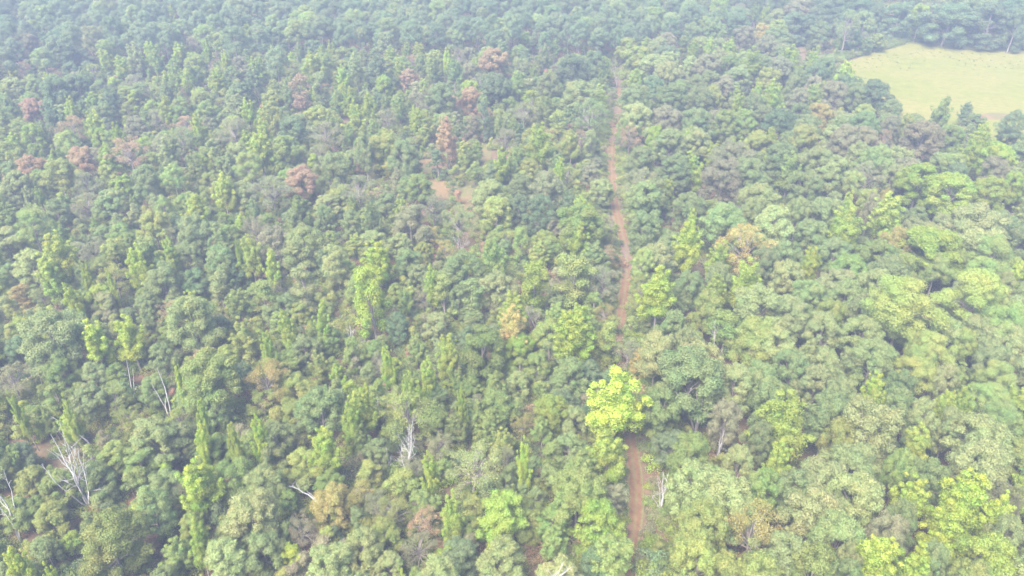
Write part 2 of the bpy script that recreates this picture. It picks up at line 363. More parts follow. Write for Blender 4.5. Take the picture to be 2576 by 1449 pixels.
# ------------------------------------------------------------------ what stands where: kind, colour, crown centre x, crown top y, width, height
# nine sheets of the photograph, three by three, each 2576 x 1449 units
SHEETS = {
(0, 0): """T y 1280 25 70 70;T y 780 360 130 220;T s 985 310 150 260;O d 430 270 240 200;O d 570 360 180 200;O b 185 245 160 130;T y 1345 300 130 230;
H b 1450 265 120 120;T y 1545 295 90 120;P d 1740 190 200 260;P d 1940 180 160 300;P d 2060 340 180 300;T g 1170 365 130 180;T y 1600 485 150 270;C y 1390 510 90 230;
T y 1895 425 120 130;T y 2360 365 190 170;C r 2260 545 160 330;O r 215 735 160 140;H r 150 460 100 110;C y 840 575 80 100;H b 1010 555 110 110;C G 2400 525 140 280;
T d 1900 490 160 280;T G 2160 570 120 280;T y 1850 740 140 180;T l 2040 740 190 220;T Y 870 915 100 150;O r 580 1100 210 210;O r 190 1165 200 120;H r 530 870 190 170;
H r 1380 870 160 110;T s 1240 1010 190 260;O y 760 950 150 200;T g 1440 1140 180 260;P g 1280 1230 170 200;P g 510 975 170 200;O g 270 1270 150 180;H r 940 1030 230 230;
O G 1070 1230 230 260;T y 1960 870 130 170;T y 1930 980 210 220;O g 2120 1010 220 260;H r 1950 1100 130 230;O r 2250 1240 240 200;H b 2030 1310 250 200;O G 2480 1140 250 330;
H b 2440 910 190 250;T g 2540 670 130 200;P g 1860 1130 200 300;H b 1740 880 200 170;O y 220 930 170 200;C g 150 900 110 200;O b 1000 870 150 150;H G 1350 950 170 300;
T d 2100 1060 120 180;T y 1650 1290 190 150;C g 1120 1140 120 140;T y 690 830 160 130;O G 90 1280 200 200;O l 400 1190 230 200;H b 1180 820 130 140;C G 1040 610 110 200;
T d 340 740 160 180;T y 480 720 110 190;O d 560 560 200 170;O d 380 560 220 160;T d 820 640 150 200;T G 1230 590 150 190;T y 1220 710 140 120;C y 1000 670 90 160;T y 1460 850 110 200;
O g 830 980 140 160;O y 900 1310 160 140;H b 620 1290 200 160;O d 2200 860 220 190;C y 2350 1150 90 200;O g 2240 1420 120 80;P d 340 110 130 150;P d 510 150 170 160;O b 1570 880 110 160""",
(1, 0): """T y 435 430 110 140;O r 505 505 140 210;T g 585 390 120 190;T g 700 385 150 250;T Y 785 360 80 120;O r 1145 355 210 190;O d 1150 540 240 180;O b 960 350 120 150;
O b 960 460 130 180;H s 1340 420 140 150;C g 1330 520 140 220;C b 550 600 90 230;O G 750 610 220 180;O Y 960 598 150 110;O r 960 650 170 260;O b 1140 640 150 190;O r 845 710 120 160;
O G 1560 540 180 170;C s 1410 580 90 190;O d 1735 400 230 260;O d 1920 370 190 290;T g 1610 290 100 170;T G 1530 330 130 220;T y 2230 500 140 170;O s 1800 600 270 230;
H G 1880 740 260 260;T y 570 795 130 240;H b 340 810 160 190;T l 640 830 140 260;C d 1075 750 110 290;T g 1190 840 100 250;T g 1300 880 120 200;C l 1640 820 130 210;
T r 790 880 190 390;C b 985 860 100 220;T y 1490 915 220 340;C s 1880 960 120 300;H b 1380 770 160 210;H b 1240 960 160 230;H r 2190 940 170 220;T Y 1645 1170 110 140;
T y 1200 1110 160 150;O g 575 1300 200 190;H b 120 1320 230 210;O b 1540 1280 260 260;O G 1340 1310 180 250;O s 1110 1350 240 150;O G 450 1030 230 350;T G 160 960 180 380;
C d 720 1120 110 230;T l 920 1060 150 260;T g 1020 1050 110 200;C g 1000 1210 90 200;C d 1150 1230 120 190;T l 1740 960 160 300;O l 1430 1190 140 160;O b 1880 1230 150 150;
O s 1960 1340 180 130;O G 2260 1090 230 190;H b 2260 1250 270 180;O G 2210 1350 270 170;O G 2480 960 240 240;O y 2390 930 140 180;T y 200 690 130 160;T y 50 650 150 190;T y 110 760 150 150;
C y 300 1140 100 170;T g 60 930 120 140;T g 240 880 120 150;T d 260 400 180 260;T G 100 390 170 300;O y 310 560 140 160;T g 430 700 150 180;O G 2220 620 260 200;O G 2500 620 240 200;
O s 2250 760 260 200;O b 2480 780 220 200;O l 2230 330 220 170;O s 2450 450 200 180;O d 2360 560 150 150;O y 1390 230 110 90;T d 1380 360 120 190;O G 1480 570 140 170;T G 850 420 150 240;
O l 300 970 240 250;O l 1560 1000 130 200;C y 1440 680 110 130;T g 1540 700 160 170;C y 1880 880 80 120;O G 1640 620 100 150;O G 2540 1150 250 220;O G 2400 1330 230 170;P g 2110 880 80 130;
C l 870 1240 90 160;T l 610 930 120 200;C G 1440 1010 110 180""",
(2, 0): """O b 190 400 210;O g 380 400 190;T y 540 350 190 120;T y 820 340 200 110;T y 1010 370 120 90;T y 90 280 110 110;T y 210 270 110 100;O G 600 400 170;O b 760 420 190;O d 1020 460 170;
O G 1090 420 160;O o 600 165 110 150;O b 480 185 160 150;O b 650 260 150 110;O d 860 80 250 260;O G 1060 155 180 230;H s 1270 60 170 280;O G 1390 70 190 270;O d 1500 20 140 260;O d 1650 10 220 290;
O y 1820 20 160 280;O d 2050 5 340 340;O d 2360 20 320 340;O d 2560 50 160 330;T y 1245 470 190 120;O d 1230 560 190 100;O b 1010 560 140 90;O d 1480 590 230 330;O G 1330 610 200 330;
O b 1180 600 200 240;T g 1000 620 150 200;O G 850 560 140 140;O o 1060 770 180 110;T y 700 600 180 140;T y 560 610 110 110;T y 430 680 110 110;O g 340 810 210 260;O g 470 810 200 260;
O d 740 800 230 180;O G 950 850 210;T y 720 945 120 130;O G 130 650 220;O b 320 560 170;T g 2000 705 170 200;T d 2150 760 110 140;O b 1250 930 250;O l 960 920 250;O b 1850 900 310 200;
H r 1530 960 90 100;O g 2060 930 210 210;T y 2290 910 160 130;T y 2240 980 230 260;P d 2530 830 200 260;O y 2400 1060 270;P g 2060 1140 200 130;O s 1080 1100 290;O G 760 1050 270;O b 400 1050 340;
T g 840 1140 210 210;T y 120 1140 210 240;O b 330 1190 310;O G 1500 1080 270;O y 1830 1220 300 230;O y 2080 1300 340 210;O y 2350 1320 250;H b 1420 1210 230;O s 1160 1160 250;P g 1340 1290 150 100;
H o 1550 1400 110;O s 620 1370 290;O s 100 950 220;T y 70 960 130 110;O G 120 800 230;O G 560 700 160;O b 880 650 160;O G 620 780 200;O l 240 630 170;O s 1650 1090 220;O b 1750 1180 240;O d 2120 1220 200;
O b 2400 1170 230;O y 2530 1280 160;O G 520 1180 260;O G 960 1280 260;O s 1600 1220 200;O l 680 500 180;O G 450 480 180;O G 200 520 190;O s 60 420 160;O G 900 760 170;O b 1400 950 190;O s 1380 1060 220;
T y 640 30 110 110;T g 570 20 110 130;O d 960 100 150 240;O G 250 120 170;O d 430 90 170;O G 80 160 150;T y 480 180 60 60;O d 1180 90 120 200;O l 1720 850 140 100;O b 1600 870 150 120""",
(0, 1): """O G 400 50 190 260;P g 190 120 240 300;T y 360 300 290 290;T y 330 480 240 200;T Y 975 395 190 300;T y 1240 330 140 230;T y 1450 0 210 160;P g 1200 20 140 150;T s 990 80 140 150;O G 1450 150 280 230;
H b 1300 240 180 170;O G 760 245 130 120;O l 830 340 210 200;T y 1860 330 170 330;T y 2030 410 150 230;O s 2280 230 290 330;T g 2260 0 190 250;O G 2430 90 150 280;O l 440 500 150 200;
T Y 600 520 100 150;T Y 520 650 140 130;O y 740 680 210 180;T y 790 570 90 120;C o 130 690 130 180;H s 290 700 140 160;O G 60 530 130 240;O G 1200 520 260 270;O G 1400 390 210 280;O d 1450 570 200 220;
O G 1640 400 240 250;C s 1630 600 160 320;O d 1780 520 160 200;C g 1960 640 180 310;C g 2060 600 120 220;C s 2270 540 190 360;O s 2520 390 190 420;T g 1760 720 200 240;T l 1810 950 240 250;
O s 1410 760 380 350;O G 1080 750 150 130;T G 1090 850 180 310;H r 1550 920 190 250;O G 330 860 440 350;T Y 660 970 240 390;T Y 930 920 270 420;O g 1530 1160 430 380;T Y 1320 1300 80 90;
T y 2390 800 150 360;T y 2150 880 160 260;T y 1990 1050 130 200;O G 2280 1060 230 310;H o 1990 1270 300 220;O l 440 1050 220 250;O G 1180 1130 210 260;O b 2050 250 260 280;H b 640 0 200 200;
O g 930 300 170 150;O b 560 370 150 150;O l 1120 130 250 200;C G 2000 840 120 200;O s 670 1280 200 250;O g 400 1250 240 250;O d 240 1180 160 250;O d 100 1080 190 300;T G 2190 120 160 180;
H b 2090 620 140 200;O s 760 740 200 160;O g 570 730 200 200;T y 1770 330 60 80;O l 1700 1150 200 220;O g 2480 1000 180 250;C g 2080 900 120 180;O d 1650 930 150 200;T g 980 1000 120 150;
O g 860 1290 180 200;O G 1120 1380 220 200;O G 780 20 200 200;H b 1900 180 200 200;O l 2150 1180 200 220;T l 2400 1200 190 260;C b 820 880 100 150;O G 880 1420 180 180""",
(1, 1): """O G 70 130 160 260;T g 70 25 130 130;O b 500 80 260 300;H b 690 0 220 270;H s 870 100 230 260;O l 1170 20 240 330;C d 1340 0 130 290;O d 1500 10 200 350;O g 1800 70 330 330;T y 1790 200 180 290;
H o 660 240 150 220;O s 420 300 190 170;T Y 260 355 260 160;O G 490 410 210 260;O l 620 370 130 210;O G 910 440 280 300;T g 1150 350 260 250;C g 1350 250 130 320;T l 1480 360 160 200;C g 1570 330 130 260;
C Y 200 550 230 560;C y 1450 500 230 470;O s 1180 590 250 340;T y 1290 740 230 140;T o 1310 840 280 330;H b 610 710 160 230;T g 470 710 140 280;C g 760 610 160 370;C G 970 650 180 360;T y 680 530 140 160;
O s 710 900 210 210;C g 1780 460 260 420;H b 1990 550 240 400;T g 1620 810 190 180;T y 1840 820 240 160;T Y 1800 890 330 470;O l 1560 950 250 360;C l 2030 960 170 350;O g 1060 1000 340 350;
O y 1340 1060 230 300;T y 790 1070 190 270;T g 560 1080 160 290;T y 350 1140 130 140;T y 620 1240 170 200;C g 60 1080 140 320;T Y 2420 560 340 460;O G 2340 120 260 330;P g 2240 420 140 180;
O g 2270 10 200 130;T g 2440 10 130 130;O o 2270 1170 170 200;O s 2400 1040 300 250;C l 2110 920 100 110;O G 2200 200 120 160;C b 1640 560 130 230;C d 940 1000 120 160;O G 880 700 170 300;
O d 420 900 180 280;C G 190 1290 110 160;C y 400 1230 90 100;H b 300 1200 140 200;O g 1480 1200 200 220;O G 1720 1240 280 210;O d 1880 1260 200 200;C d 2000 1330 120 150;H b 1440 860 150 170;
H b 2160 1100 200 220;H o 2000 830 130 110;O d 1000 1200 200 200;C G 720 1130 140 200;O g 500 1320 190 150;T y 490 1380 150 90;T g 1150 1340 220 130;O s 1330 1350 170 130;T g 880 1330 150 150;C Y 830 1350 80 110;
T y 140 1400 190 120;O g 980 1370 180 100;O G 2500 870 220 250;H l 2180 760 160 200;H l 2280 620 170 250;O d 740 60 100 130;O G 320 0 160 180;O b 1250 740 100 100;T l 80 300 150 250;H o 780 360 110 100;T l 1680 440 100 200""",
(2, 1): """T Y 60 230 270 380;T Y 110 115 110 150;O G 320 70 330 360;H o 490 230 340 270;O s 700 90 320 300;O G 1000 190 260 270;O G 560 10 240 160;T y 1260 95 320 320;T y 1600 0 320 310;O y 1930 250 460 210;
O o 1640 250 210 140;T Y 990 390 180 180;C g 690 480 90 100;T y 510 500 300 240;T y 290 590 190 160;O s 800 510 240 210;O g 1520 345 290 190;O g 1300 450 300 200;O G 1580 470 300 200;O s 1200 560 310 260;
O s 1500 570 280 220;P y 1740 630 540 500;P g 1960 460 240 210;P g 2420 330 310 210;P g 2330 490 270 180;P y 2300 590 400 290;P p 2420 780 320 230;T Y 2540 490 140 150;O s 2270 80 460 210;O s 2350 260 360 230;
O s 2180 610 210 160;O s 2080 690 260 240;P y 1930 1020 290 180;P y 1840 1130 230 200;P y 1790 1230 290 230;O s 2050 920 300 260;O s 2280 930 330 280;O s 2500 990 260 280;O s 1400 930 320 280;O s 1100 910 270 260;
O s 620 680 400 280;O l 580 930 350 300;O s 830 750 300 240;C g 350 900 220 370;O s 60 1000 220 200;O s 130 1130 350 250;O s 430 1290 280 200;T s 970 1110 190 210;T s 1260 1190 170 180;T Y 1490 1330 180 220;
O G 1480 1100 320 260;P g 2440 1270 270 230;O s 2010 1290 240 210;O s 700 1010 320 300;O G 1280 640 320 260;O l 1130 790 250 240;O G 1000 640 250 220;O l 200 730 230 220;O G 780 350 240 200;O G 60 570 230 160;
O G 900 30 200 200;O G 1180 330 250 180;P g 1560 880 260 170;O l 1800 1060 160 160;O G 850 1180 260 260;O G 620 1260 300 240;O s 1240 1390 280 200;O l 1700 450 200 150;O s 2470 600 200 200;O l 2080 350 200 170;
O G 250 520 200 170;P y 2150 1000 180 160;O G 2400 1130 260 220;O G 60 0 260 200;T y 1270 0 130 100;O b 1450 0 130 130;O G 1400 760 280 240;O G 650 400 220 180;O s 1050 1300 260 200;O G 1700 1330 220 220""",
(0, 2): """T y 470 110 110 200;T y 90 40 110 200;C g 230 160 120 220;O G 620 0 260 220;H l 830 0 240 300;O s 1100 250 330 310;O G 1290 270 260 280;T Y 1460 270 160 210;O G 1570 0 260 400;T y 1460 90 110 150;
T Y 1920 230 150 190;O G 2040 280 300 310;O l 2260 480 240 250;O G 2380 0 360 330;T y 2420 310 260 320;O g 1020 470 250 260;O G 1210 640 260 280;T Y 1450 530 340 360;O g 1720 540 300 370;O s 1960 590 310 300;
O s 1860 780 430 440;O G 1080 760 270 480;O l 720 960 460 480;T y 1430 990 190 220;T g 1290 1150 250 290;O s 1640 1130 340 320;O G 1940 1050 320 350;T Y 60 1190 210 230;T Y 330 1340 140 110;C y 490 1110 120 220;
O s 110 1340 220 150;O o 2490 740 300 370;C Y 2170 1200 140 260;O s 2450 1160 370 300;O s 2150 1020 110 100;O l 180 620 220 220;O g 390 630 260 260;T g 340 150 130 250;O l 830 420 260 260;O G 700 580 250 260;
O g 120 820 260 250;O l 320 900 240 220;O G 300 1130 220 230;H l 1330 170 200 200;T y 1740 300 120 200;O g 1600 360 260 230;H b 1350 700 180 220;H b 2240 960 230 280;C g 2150 800 150 220;O g 1750 960 230 230;
O l 2200 120 200 250;C y 1230 560 120 120;T g 60 440 140 260;O d 130 430 170 220;H l 950 150 200 230;O g 2460 640 220 200;H l 1960 30 190 250;C g 1000 1210 130 230;O l 1480 760 200 250;O G 1180 1370 230 120""",
(1, 2): """T y 130 0 240 300;H l 480 40 370 320;O G 710 0 180 200;T y 900 10 100 170;O g 1180 0 280 230;T g 1000 110 210 270;C g 1320 100 150 250;H o 1360 210 150 200;O y 1590 60 260 340;T y 2030 320 340 300;
H s 980 420 360 480;T Y 1370 420 140 170;H b 1250 460 120 180;C G 1440 560 130 230;C G 1560 590 140 250;C G 1380 700 120 220;C g 1610 430 140 230;T g 100 290 190 350;T d 420 260 150 200;O G 260 400 200 250;
T y 660 460 160 280;O y 1190 770 370 400;O g 620 770 210 200;H r 640 900 220 210;T y 810 820 200 310;H l 380 830 260 300;H o 80 700 230 380;O g 1800 600 400 400;T g 1850 470 280 300;O y 2050 850 360 420;
O g 2060 1100 330 320;O g 1600 900 260 280;O s 1200 1150 390 300;O s 700 1270 350 180;O s 120 1070 330 340;O s 350 1230 230 200;C y 790 1180 120 190;O d 890 1150 260 270;T g 1620 1060 220 220;O l 1400 900 240 260;
O g 720 150 220 270;T g 870 200 200 270;H b 730 350 190 180;T g 1130 200 180 250;T l 1220 330 200 250;O s 1760 150 220 300;O G 1730 350 220 260;T g 1520 230 170 250;H b 260 800 200 230;C l 200 580 150 230;
O d 1960 1200 260 250;H l 1450 850 180 140;C G 1470 750 120 150;O G 1250 650 160 180;O l 1720 680 220 260;O l 300 1000 250 240;H b 520 560 160 220;C l 460 620 180 300;O s 1650 1270 330 180;T y 430 1370 130 80;
H b 580 1090 230 220;O g 970 950 200 200;T y 60 120 170 220;O d 1900 80 160 260;O d 1700 20 190 220""",
(2, 2): """O b 340 110 260 310;O G 690 0 260 220;T y 830 60 480 400;O s 470 450 230 220;T y 750 410 230 240;O s 1500 110 480 350;T y 1490 0 210 140;T y 1840 270 240 440;T y 2030 10 170 160;T y 2170 20 200 210;
P p 2380 -10 290 260;P p 2460 150 280 380;O s 2080 150 230 250;O s 2330 230 430 280;O s 2350 430 460 340;O s 1350 430 400 320;O s 1120 530 400 330;O G 900 600 330 330;O s 1380 660 450 400;O s 1060 740 450 420;
T Y 2200 650 430 480;T Y 1800 680 330 480;T Y 2080 900 380 520;T Y 2430 790 270 260;O s 130 540 420 320;O g 620 610 280 260;O s 400 660 430 300;H o 590 870 430 360;O l 230 850 360 300;O l 90 1000 320 320;
O s 820 1090 370 330;O l 170 1130 320 320;O l 1060 1200 430 330;O l 650 1250 440 330;O l 370 1250 340 300;T Y 1500 1110 420 330;T Y 1860 1220 420 240;O y 2380 1110 480 370;O G 1260 950 400 420;H b 2530 720 200 330;
O s 2500 970 280 300;O G 1150 70 330 330;O l 1200 260 260 260;O G 1900 560 300 300;O G 590 250 220 320;O g 90 380 330 180;O g 1700 480 240 200;O G 1700 850 250 260;O G 1650 10 260 230;O s 1860 80 250 260;
O b 1580 950 280 260;O G 1980 1180 250 300;O G 1300 1300 260 200;O s 1280 1180 200 200;O l 2260 1300 330 200""",
}
EXTRA = [('T', 'Y', 1556, 925, 190, 225), ('O', 'G', 1745, 862, 170, 150)]

TRACK = [(1560, 1600, 44), (1572, 1449, 42), (1588, 1370, 44), (1600, 1310, 46), (1602, 1240, 48), (1594, 1170, 44), (1585, 1100, 40), (1572, 1000, 36), (1556, 935, 34), (1558, 860, 32),
         (1564, 780, 30), (1574, 720, 36), (1578, 670, 36), (1574, 620, 34), (1564, 580, 32), (1552, 540, 28), (1545, 500, 26), (1540, 460, 26), (1538, 410, 26), (1540, 360, 26),
         (1550, 320, 22), (1560, 285, 16), (1560, 255, 11), (1557, 225, 8), (1556, 200, 7)]
# ground that shows: x, y, radius
CLEAR = [(1572, 1425, 40), (1598, 1300, 30), (1602, 1250, 30), (1598, 1200, 28), (1590, 1150, 22), (1556, 935, 12), (1564, 770, 18), (1572, 730, 22), (1577, 690, 24), (1577, 650, 24), (1572, 610, 22), (1562, 570, 20),
         (1550, 530, 18), (1543, 490, 18), (1538, 450, 18), (1537, 410, 18), (1538, 370, 18), (1542, 335, 18), (1555, 305, 14), (1560, 280, 10),
         (940, 425, 22), (1070, 410, 20), (1100, 465, 34), (1160, 475, 26), (1222, 385, 14), (1165, 500, 22), (1185, 560, 16), (1188, 600, 18), (1092, 440, 20), (1140, 470, 30), (960, 440, 16), (1222, 350, 14), (1218, 415, 10),
         (10, 800, 26), (300, 1245, 34), (270, 1285, 26), (600, 1035, 22), (595, 1020, 20), (765, 1390, 22), (745, 1400, 26), (1105, 610, 16), (385, 1030, 18),
         (2210, 170, 40), (175, 1205, 26), (205, 1250, 18), (32, 1320, 18), (1027, 1140, 16), (412, 1005, 12), (333, 980, 10), (1820, 1110, 12), (1797, 845, 10), (1665, 1240, 14), (895, 840, 8), (1748, 1060, 12), (2300, 150, 50), (2400, 160, 60), (2500, 170, 60), (2350, 205, 40), (2450, 225, 45), (2540, 240, 45), (2510, 285, 12), (2030, 112, 16), (2090, 108, 14), (2235, 10, 10), (2290, 235, 14), (2250, 15, 10)]

f_track = []
for (u, v, w) in TRACK:
    p = at(u, v); q = at(u + w / 2, v); o = at(u - w / 2, v)
    f_track.append((p[0], p[1], (q[0] - o[0]) * .86))
f_track = np.array(f_track)
def dist_track(x, y):
    i = np.interp(y, f_track[:, 1], f_track[:, 0])
    return x - i

MEADOW_PX = [(2085, 185), (2120, 160), (2180, 138), (2240, 118), (2290, 104), (2350, 104), (2430, 110), (2520, 122), (2700, 140), (2900, 170), (2950, 420), (2700, 420), (2560, 400), (2450, 345), (2380, 320), (2290, 330), (2230, 300), (2190, 245), (2110, 215)]
MEADOW = np.array([at(u, v)[:2] for u, v in MEADOW_PX])
def inside(poly, x, y):
    c = False; n = len(poly)
    for i in range(n):
        x0, y0 = poly[i]; x1, y1 = poly[(i + 1) % n]
        if (y0 > y) != (y1 > y) and x < (x1 - x0) * (y - y0) / (y1 - y0) + x0: c = not c
    return c

TREES = []   # dict(K, c, x, y, W, H, u, v, r, hand)
def place(K, c, u, v, w, h, cat=True):
    d0 = at(u, v, 14)
    fw = proj(d0)[2]; Wm = w * fw / F
    dep = math.atan2(CAMH - 14, math.hypot(d0[0], d0[1]))
    if K in 'OH': H = min(max(1.55 * Wm, 7.5), 17.5)
    elif K == 'T': H = min(max(1.9 * Wm, 9), 19)
    elif K == 'C': H = min(max(2.1 * Wm, 6), 17)
    elif K == 'P': H = min(max(1.9 * Wm, 14), 22)
    else: H = 6
    if h:
        hm = (h * fw / F - Wm * .55 * math.sin(dep)) / math.cos(dep)
        if K in 'TC': H = min(max(H, hm * 1.15), 20)
        if K == 'T' and c in 'yYo': H = max(H, 15)
        if v < 120 and K in 'OH' and u > 1950: H = 1.25 * hm
    if K in 'OH' and u > 1640: H = max(H, 14.5)
    if K == 'O' and h and ((u < 1640 and h > w * 1.02) or (u > 1950 and v < 120)): K = 'E'; H = max(H, min(hm * 1.1, 24)) if v > 120 else min(hm, 22)
    p = at(u, v, H - .2)
    fw = proj(p)[2]; Wm = w * fw / F
    dl = math.atan2(CAMH - H, math.hypot(p[0], p[1]))
    aw = Wm * WIDEN[K] / 2 * (.55 if K in 'TC' else .9); ch = H * (.33 if K in 'OHP' else .45)
    ex = math.sqrt((ch * math.cos(dl)) ** 2 + (aw * math.sin(dl)) ** 2) - ch * math.cos(dl) + .25
    p = p - np.array([p[0], p[1], 0]) / math.hypot(p[0], p[1]) * ex / math.sin(dl)
    TREES.append(dict(K=K, c=c, x=p[0], y=p[1], W=Wm, H=H, cat=cat, apparent=w))
for (cx, cy), txt in SHEETS.items():
    for it in txt.replace('\n', '').split(';'):
        q = it.split(); K, c = q[0], q[1]
        n = [float(a) for a in q[2:]]
        h = n[3] / 3 if len(n) > 3 else 0
        place(K, c, 859 * cx + n[0] / 3, 483 * cy + n[1] / 3, n[2] / 3, h)
for q in EXTRA: place(*q)
# small dark round cedar standing alone in the clearing
pc = at(1140, 486); TREES.append(dict(K='S', c='d', x=pc[0], y=pc[1], W=3.9, H=4.4, cat=True, apparent=31, cedar=True))
pc = at(1166, 476)

# trees shown over the track or a clearing step aside
keep = []
for t in TREES:
    if t.get('cedar'): keep.append(t); continue
    dt = dist_track(t['x'], t['y'])
    tu, tv, _ = proj((t['x'], t['y'], t['H']))
    room = 1.8 if (770 < tv < 1000) else 1.6 + t['W'] * (.38 if tv < 1000 else .56)
    if 80 < t['y'] < f_track[-1, 1] and abs(dt) < room:
        t['x'] += math.copysign(room - abs(dt), dt)
    keep.append(t)
TREES = keep
NCAT = len(TREES)

# --- the forest between them
def zone(x, y):
    u, v, fw = proj((x, y, 0))
    lineY = np.interp(u, [-400, 0, 300, 600, 1000, 1500, 1900, 1990], [330, 260, 190, 165, 175, 170, 118, 45])
    if inside(MEADOW, x, y): return None
    if v < lineY: return 'pine'
    if u > 1950 and v < 125: return 'edge'
    dt = dist_track(x, y)
    return 'oak' if dt > 0 else 'mixed'
cat_uv = []
for t in TREES:
    for q, wr in ((.75, 1), (.5, .8), (.3, .6)) if t['K'] in 'CT' else ((.72, 1), (.5, .6)):
        u, v, fw = proj((t['x'], t['y'], t['H'] * q))
        cat_uv.append((u, v, fw, t['W'] * F / fw / 2 * wr * (1.45 if t['c'] in 'YyroC' or t['K'] in 'TC' else 1.0)))
cat_uv = np.array(cat_uv)
cat_xy = np.array([(t['x'], t['y'], t['W'] / 2) for t in TREES])
clr = np.array([(u, v, r * (.7 if i < 20 else 1.3 if i < 33 else .7 if i < 42 else 1), at(u, v)[0], at(u, v)[1]) for i, (u, v, r) in enumerate(CLEAR)])
CH = {'pine': [('P', 'd', 16), ('P', 'G', 3), ('P', 'g', 2), ('O', 'd', 2), ('O', 'G', 1), ('T', 'y', .5), ('O', 'b', .4)],
      'edge': [('E', 'd', 5), ('E', 'G', 3), ('E', 'b', 2), ('T', 'G', 1)],
      'oak': [('O', 's', 8), ('O', 'G', 9), ('O', 'l', 4), ('O', 'b', 1.2), ('T', 'y', 2), ('P', 'g', 1.2), ('T', 'g', 1.5), ('H', 'b', .6), ('O', 'd', 1.5)],
      'mixed': [('E', 'G', 3), ('E', 'l', 5), ('E', 'g', 3.5), ('O', 's', 3.5), ('O', 'l', 1.5), ('E', 'y', 1.2), ('E', 'b', 1), ('T', 'g', 4), ('T', 'G', 3.5), ('H', 'b', 1.4), ('H', 'l', 2), ('T', 'y', 2.6), ('C', 'g', 2.4), ('C', 'G', 2.2), ('C', 'l', 1.5), ('H', 'r', .8), ('O', 'd', 1.2), ('C', 'b', .5), ('S', 'g', 4), ('S', 'l', 3), ('S', 'y', 1), ('T', 'd', 1)]}
def blocked(x, y, H, W, K):
    W = W * 1.12
    u, v, fw = proj((x, y, H * (.72 if K not in 'CS' else .55)))
    r = W * F / fw / 2
    far = cat_uv[:, 2] > fw + 1.0
    d = np.hypot(cat_uv[:, 0] - u, (cat_uv[:, 1] - v) * .8)
    if np.any(far & (d < r * .68 + cat_uv[:, 3] * .40)): return True
    # ground windows
    hpx = H * .5 * F / fw * math.cos(math.atan2(CAMH, y)) + r * .4
    d2 = np.maximum(np.abs(clr[:, 0] - u) - r, 0); dv = np.maximum(np.abs(clr[:, 1] - v) - hpx, 0)
    nearer = clr[:, 4] > y - 3
    return bool(np.any(nearer & (np.hypot(d2, dv) < clr[:, 2] * .8)))
fills = []
cell = {}
def free(x, y, r):
    i, j = int(x // 8), int(y // 8)
    for a in (-1, 0, 1):
        for b in (-1, 0, 1):
            for (px, py, pr) in cell.get((i + a, j + b), ()):
                if (px - x) ** 2 + (py - y) ** 2 < ((r + pr) * .80) ** 2: return False
    return True
for t in TREES: cell.setdefault((int(t['x'] // 8), int(t['y'] // 8)), []).append((t['x'], t['y'], t['W'] / 2 * .9))
for _ in range(26000):
    y = 70 + 470 * rng.uniform() ** .85
    half = 0.72 * (y * cp + CAMH * sp_) + 14
    x = rng.uniform(-half, half)
    z = zone(x, y)
    if z is None: continue
    ch = CH[z]; w = np.array([c[2] for c in ch]); k = ch[rng.choice(len(ch), p=w / w.sum())]
    K, c = k[0], k[1]
    H = {'E': 12.5, 'O': 14, 'T': 15, 'C': 9, 'P': 20, 'S': 5.5, 'H': 12.5}[K] * rng.uniform(.75, 1.12)
    if z == 'mixed' and K != 'S': H *= .92
    if z == 'edge': H = rng.uniform(18, 24)
    if z == 'oak': H *= 1.1
    W = {'E': .66, 'O': .66, 'T': .50, 'C': .52, 'P': .43, 'S': .62, 'H': .62}[K] * H * rng.uniform(.9, 1.3)
    if not free(x, y, W / 2): continue
    if abs(dist_track(x, y)) < 1.6 + W * .40 and y < f_track[-1, 1] + 10: continue
    ok = False
    for s in (1, .7, .45):
        if not blocked(x, y, H * s, W * max(s, .6), K): ok = True; break
    if not ok: continue
    if s < 1 and K == 'P': K = 'C'
    H *= s; W *= max(s, .6)
    if s < .5 and K in 'OTHE': K = 'S'
    u, v, fw = proj((x, y, H * .8))
    fills.append(dict(K=K, c=c, x=x, y=y, W=W, H=H, cat=False, apparent=W * F / fw, inview=(-20 < u < 2596 and -20 < v < 1500)))
    cell.setdefault((int(x // 8), int(y // 8)), []).append((x, y, W / 2))
print('catalogued', NCAT, 'filled', len(fills))

# ------------------------------------------------------------------ which are things of their own, which are woodland seen as a mass
NAMES = {'E': 'skirted_tree', 'O': 'round_crowned_tree', 'T': 'upright_tree', 'C': 'slender_tree', 'P': 'pine_tree', 'S': 'sapling', 'H': 'thin_crowned_tree'}
CATS = {'E': 'leafy tree', 'O': 'round tree', 'T': 'upright tree', 'C': 'slender tree', 'P': 'pine tree', 'S': 'sapling', 'H': 'thin tree'}
GROUPS = {'E': 'leafy-skirted trees of the wood', 'O': 'round-crowned trees of the wood', 'T': 'tall upright trees of the wood', 'C': 'slender leafy trees of the wood', 'P': 'pines of the wood', 'S': 'young saplings between the trees', 'H': 'thin-crowned trees of the wood'}
LIMIT = 300
single, mass = [], []
for K in 'OETCPSH':
    lst = [t for t in TREES if t['K'] == K]
    more = sorted([t for t in fills if t['K'] == K and t['inview']], key=lambda t: -t['apparent'])
    n = max(0, LIMIT - len(lst))
    lst = sorted(lst, key=lambda t: -t['apparent'])
    single += lst[:LIMIT] + more[:n]
    ids = {id(t) for t in more[:n]}
    mass += lst[LIMIT:] + [t for t in fills if t['K'] == K and id(t) not in ids]
    print(K, 'catalogued', len(lst), 'single', len(lst[:LIMIT]) + min(n, len(more)))

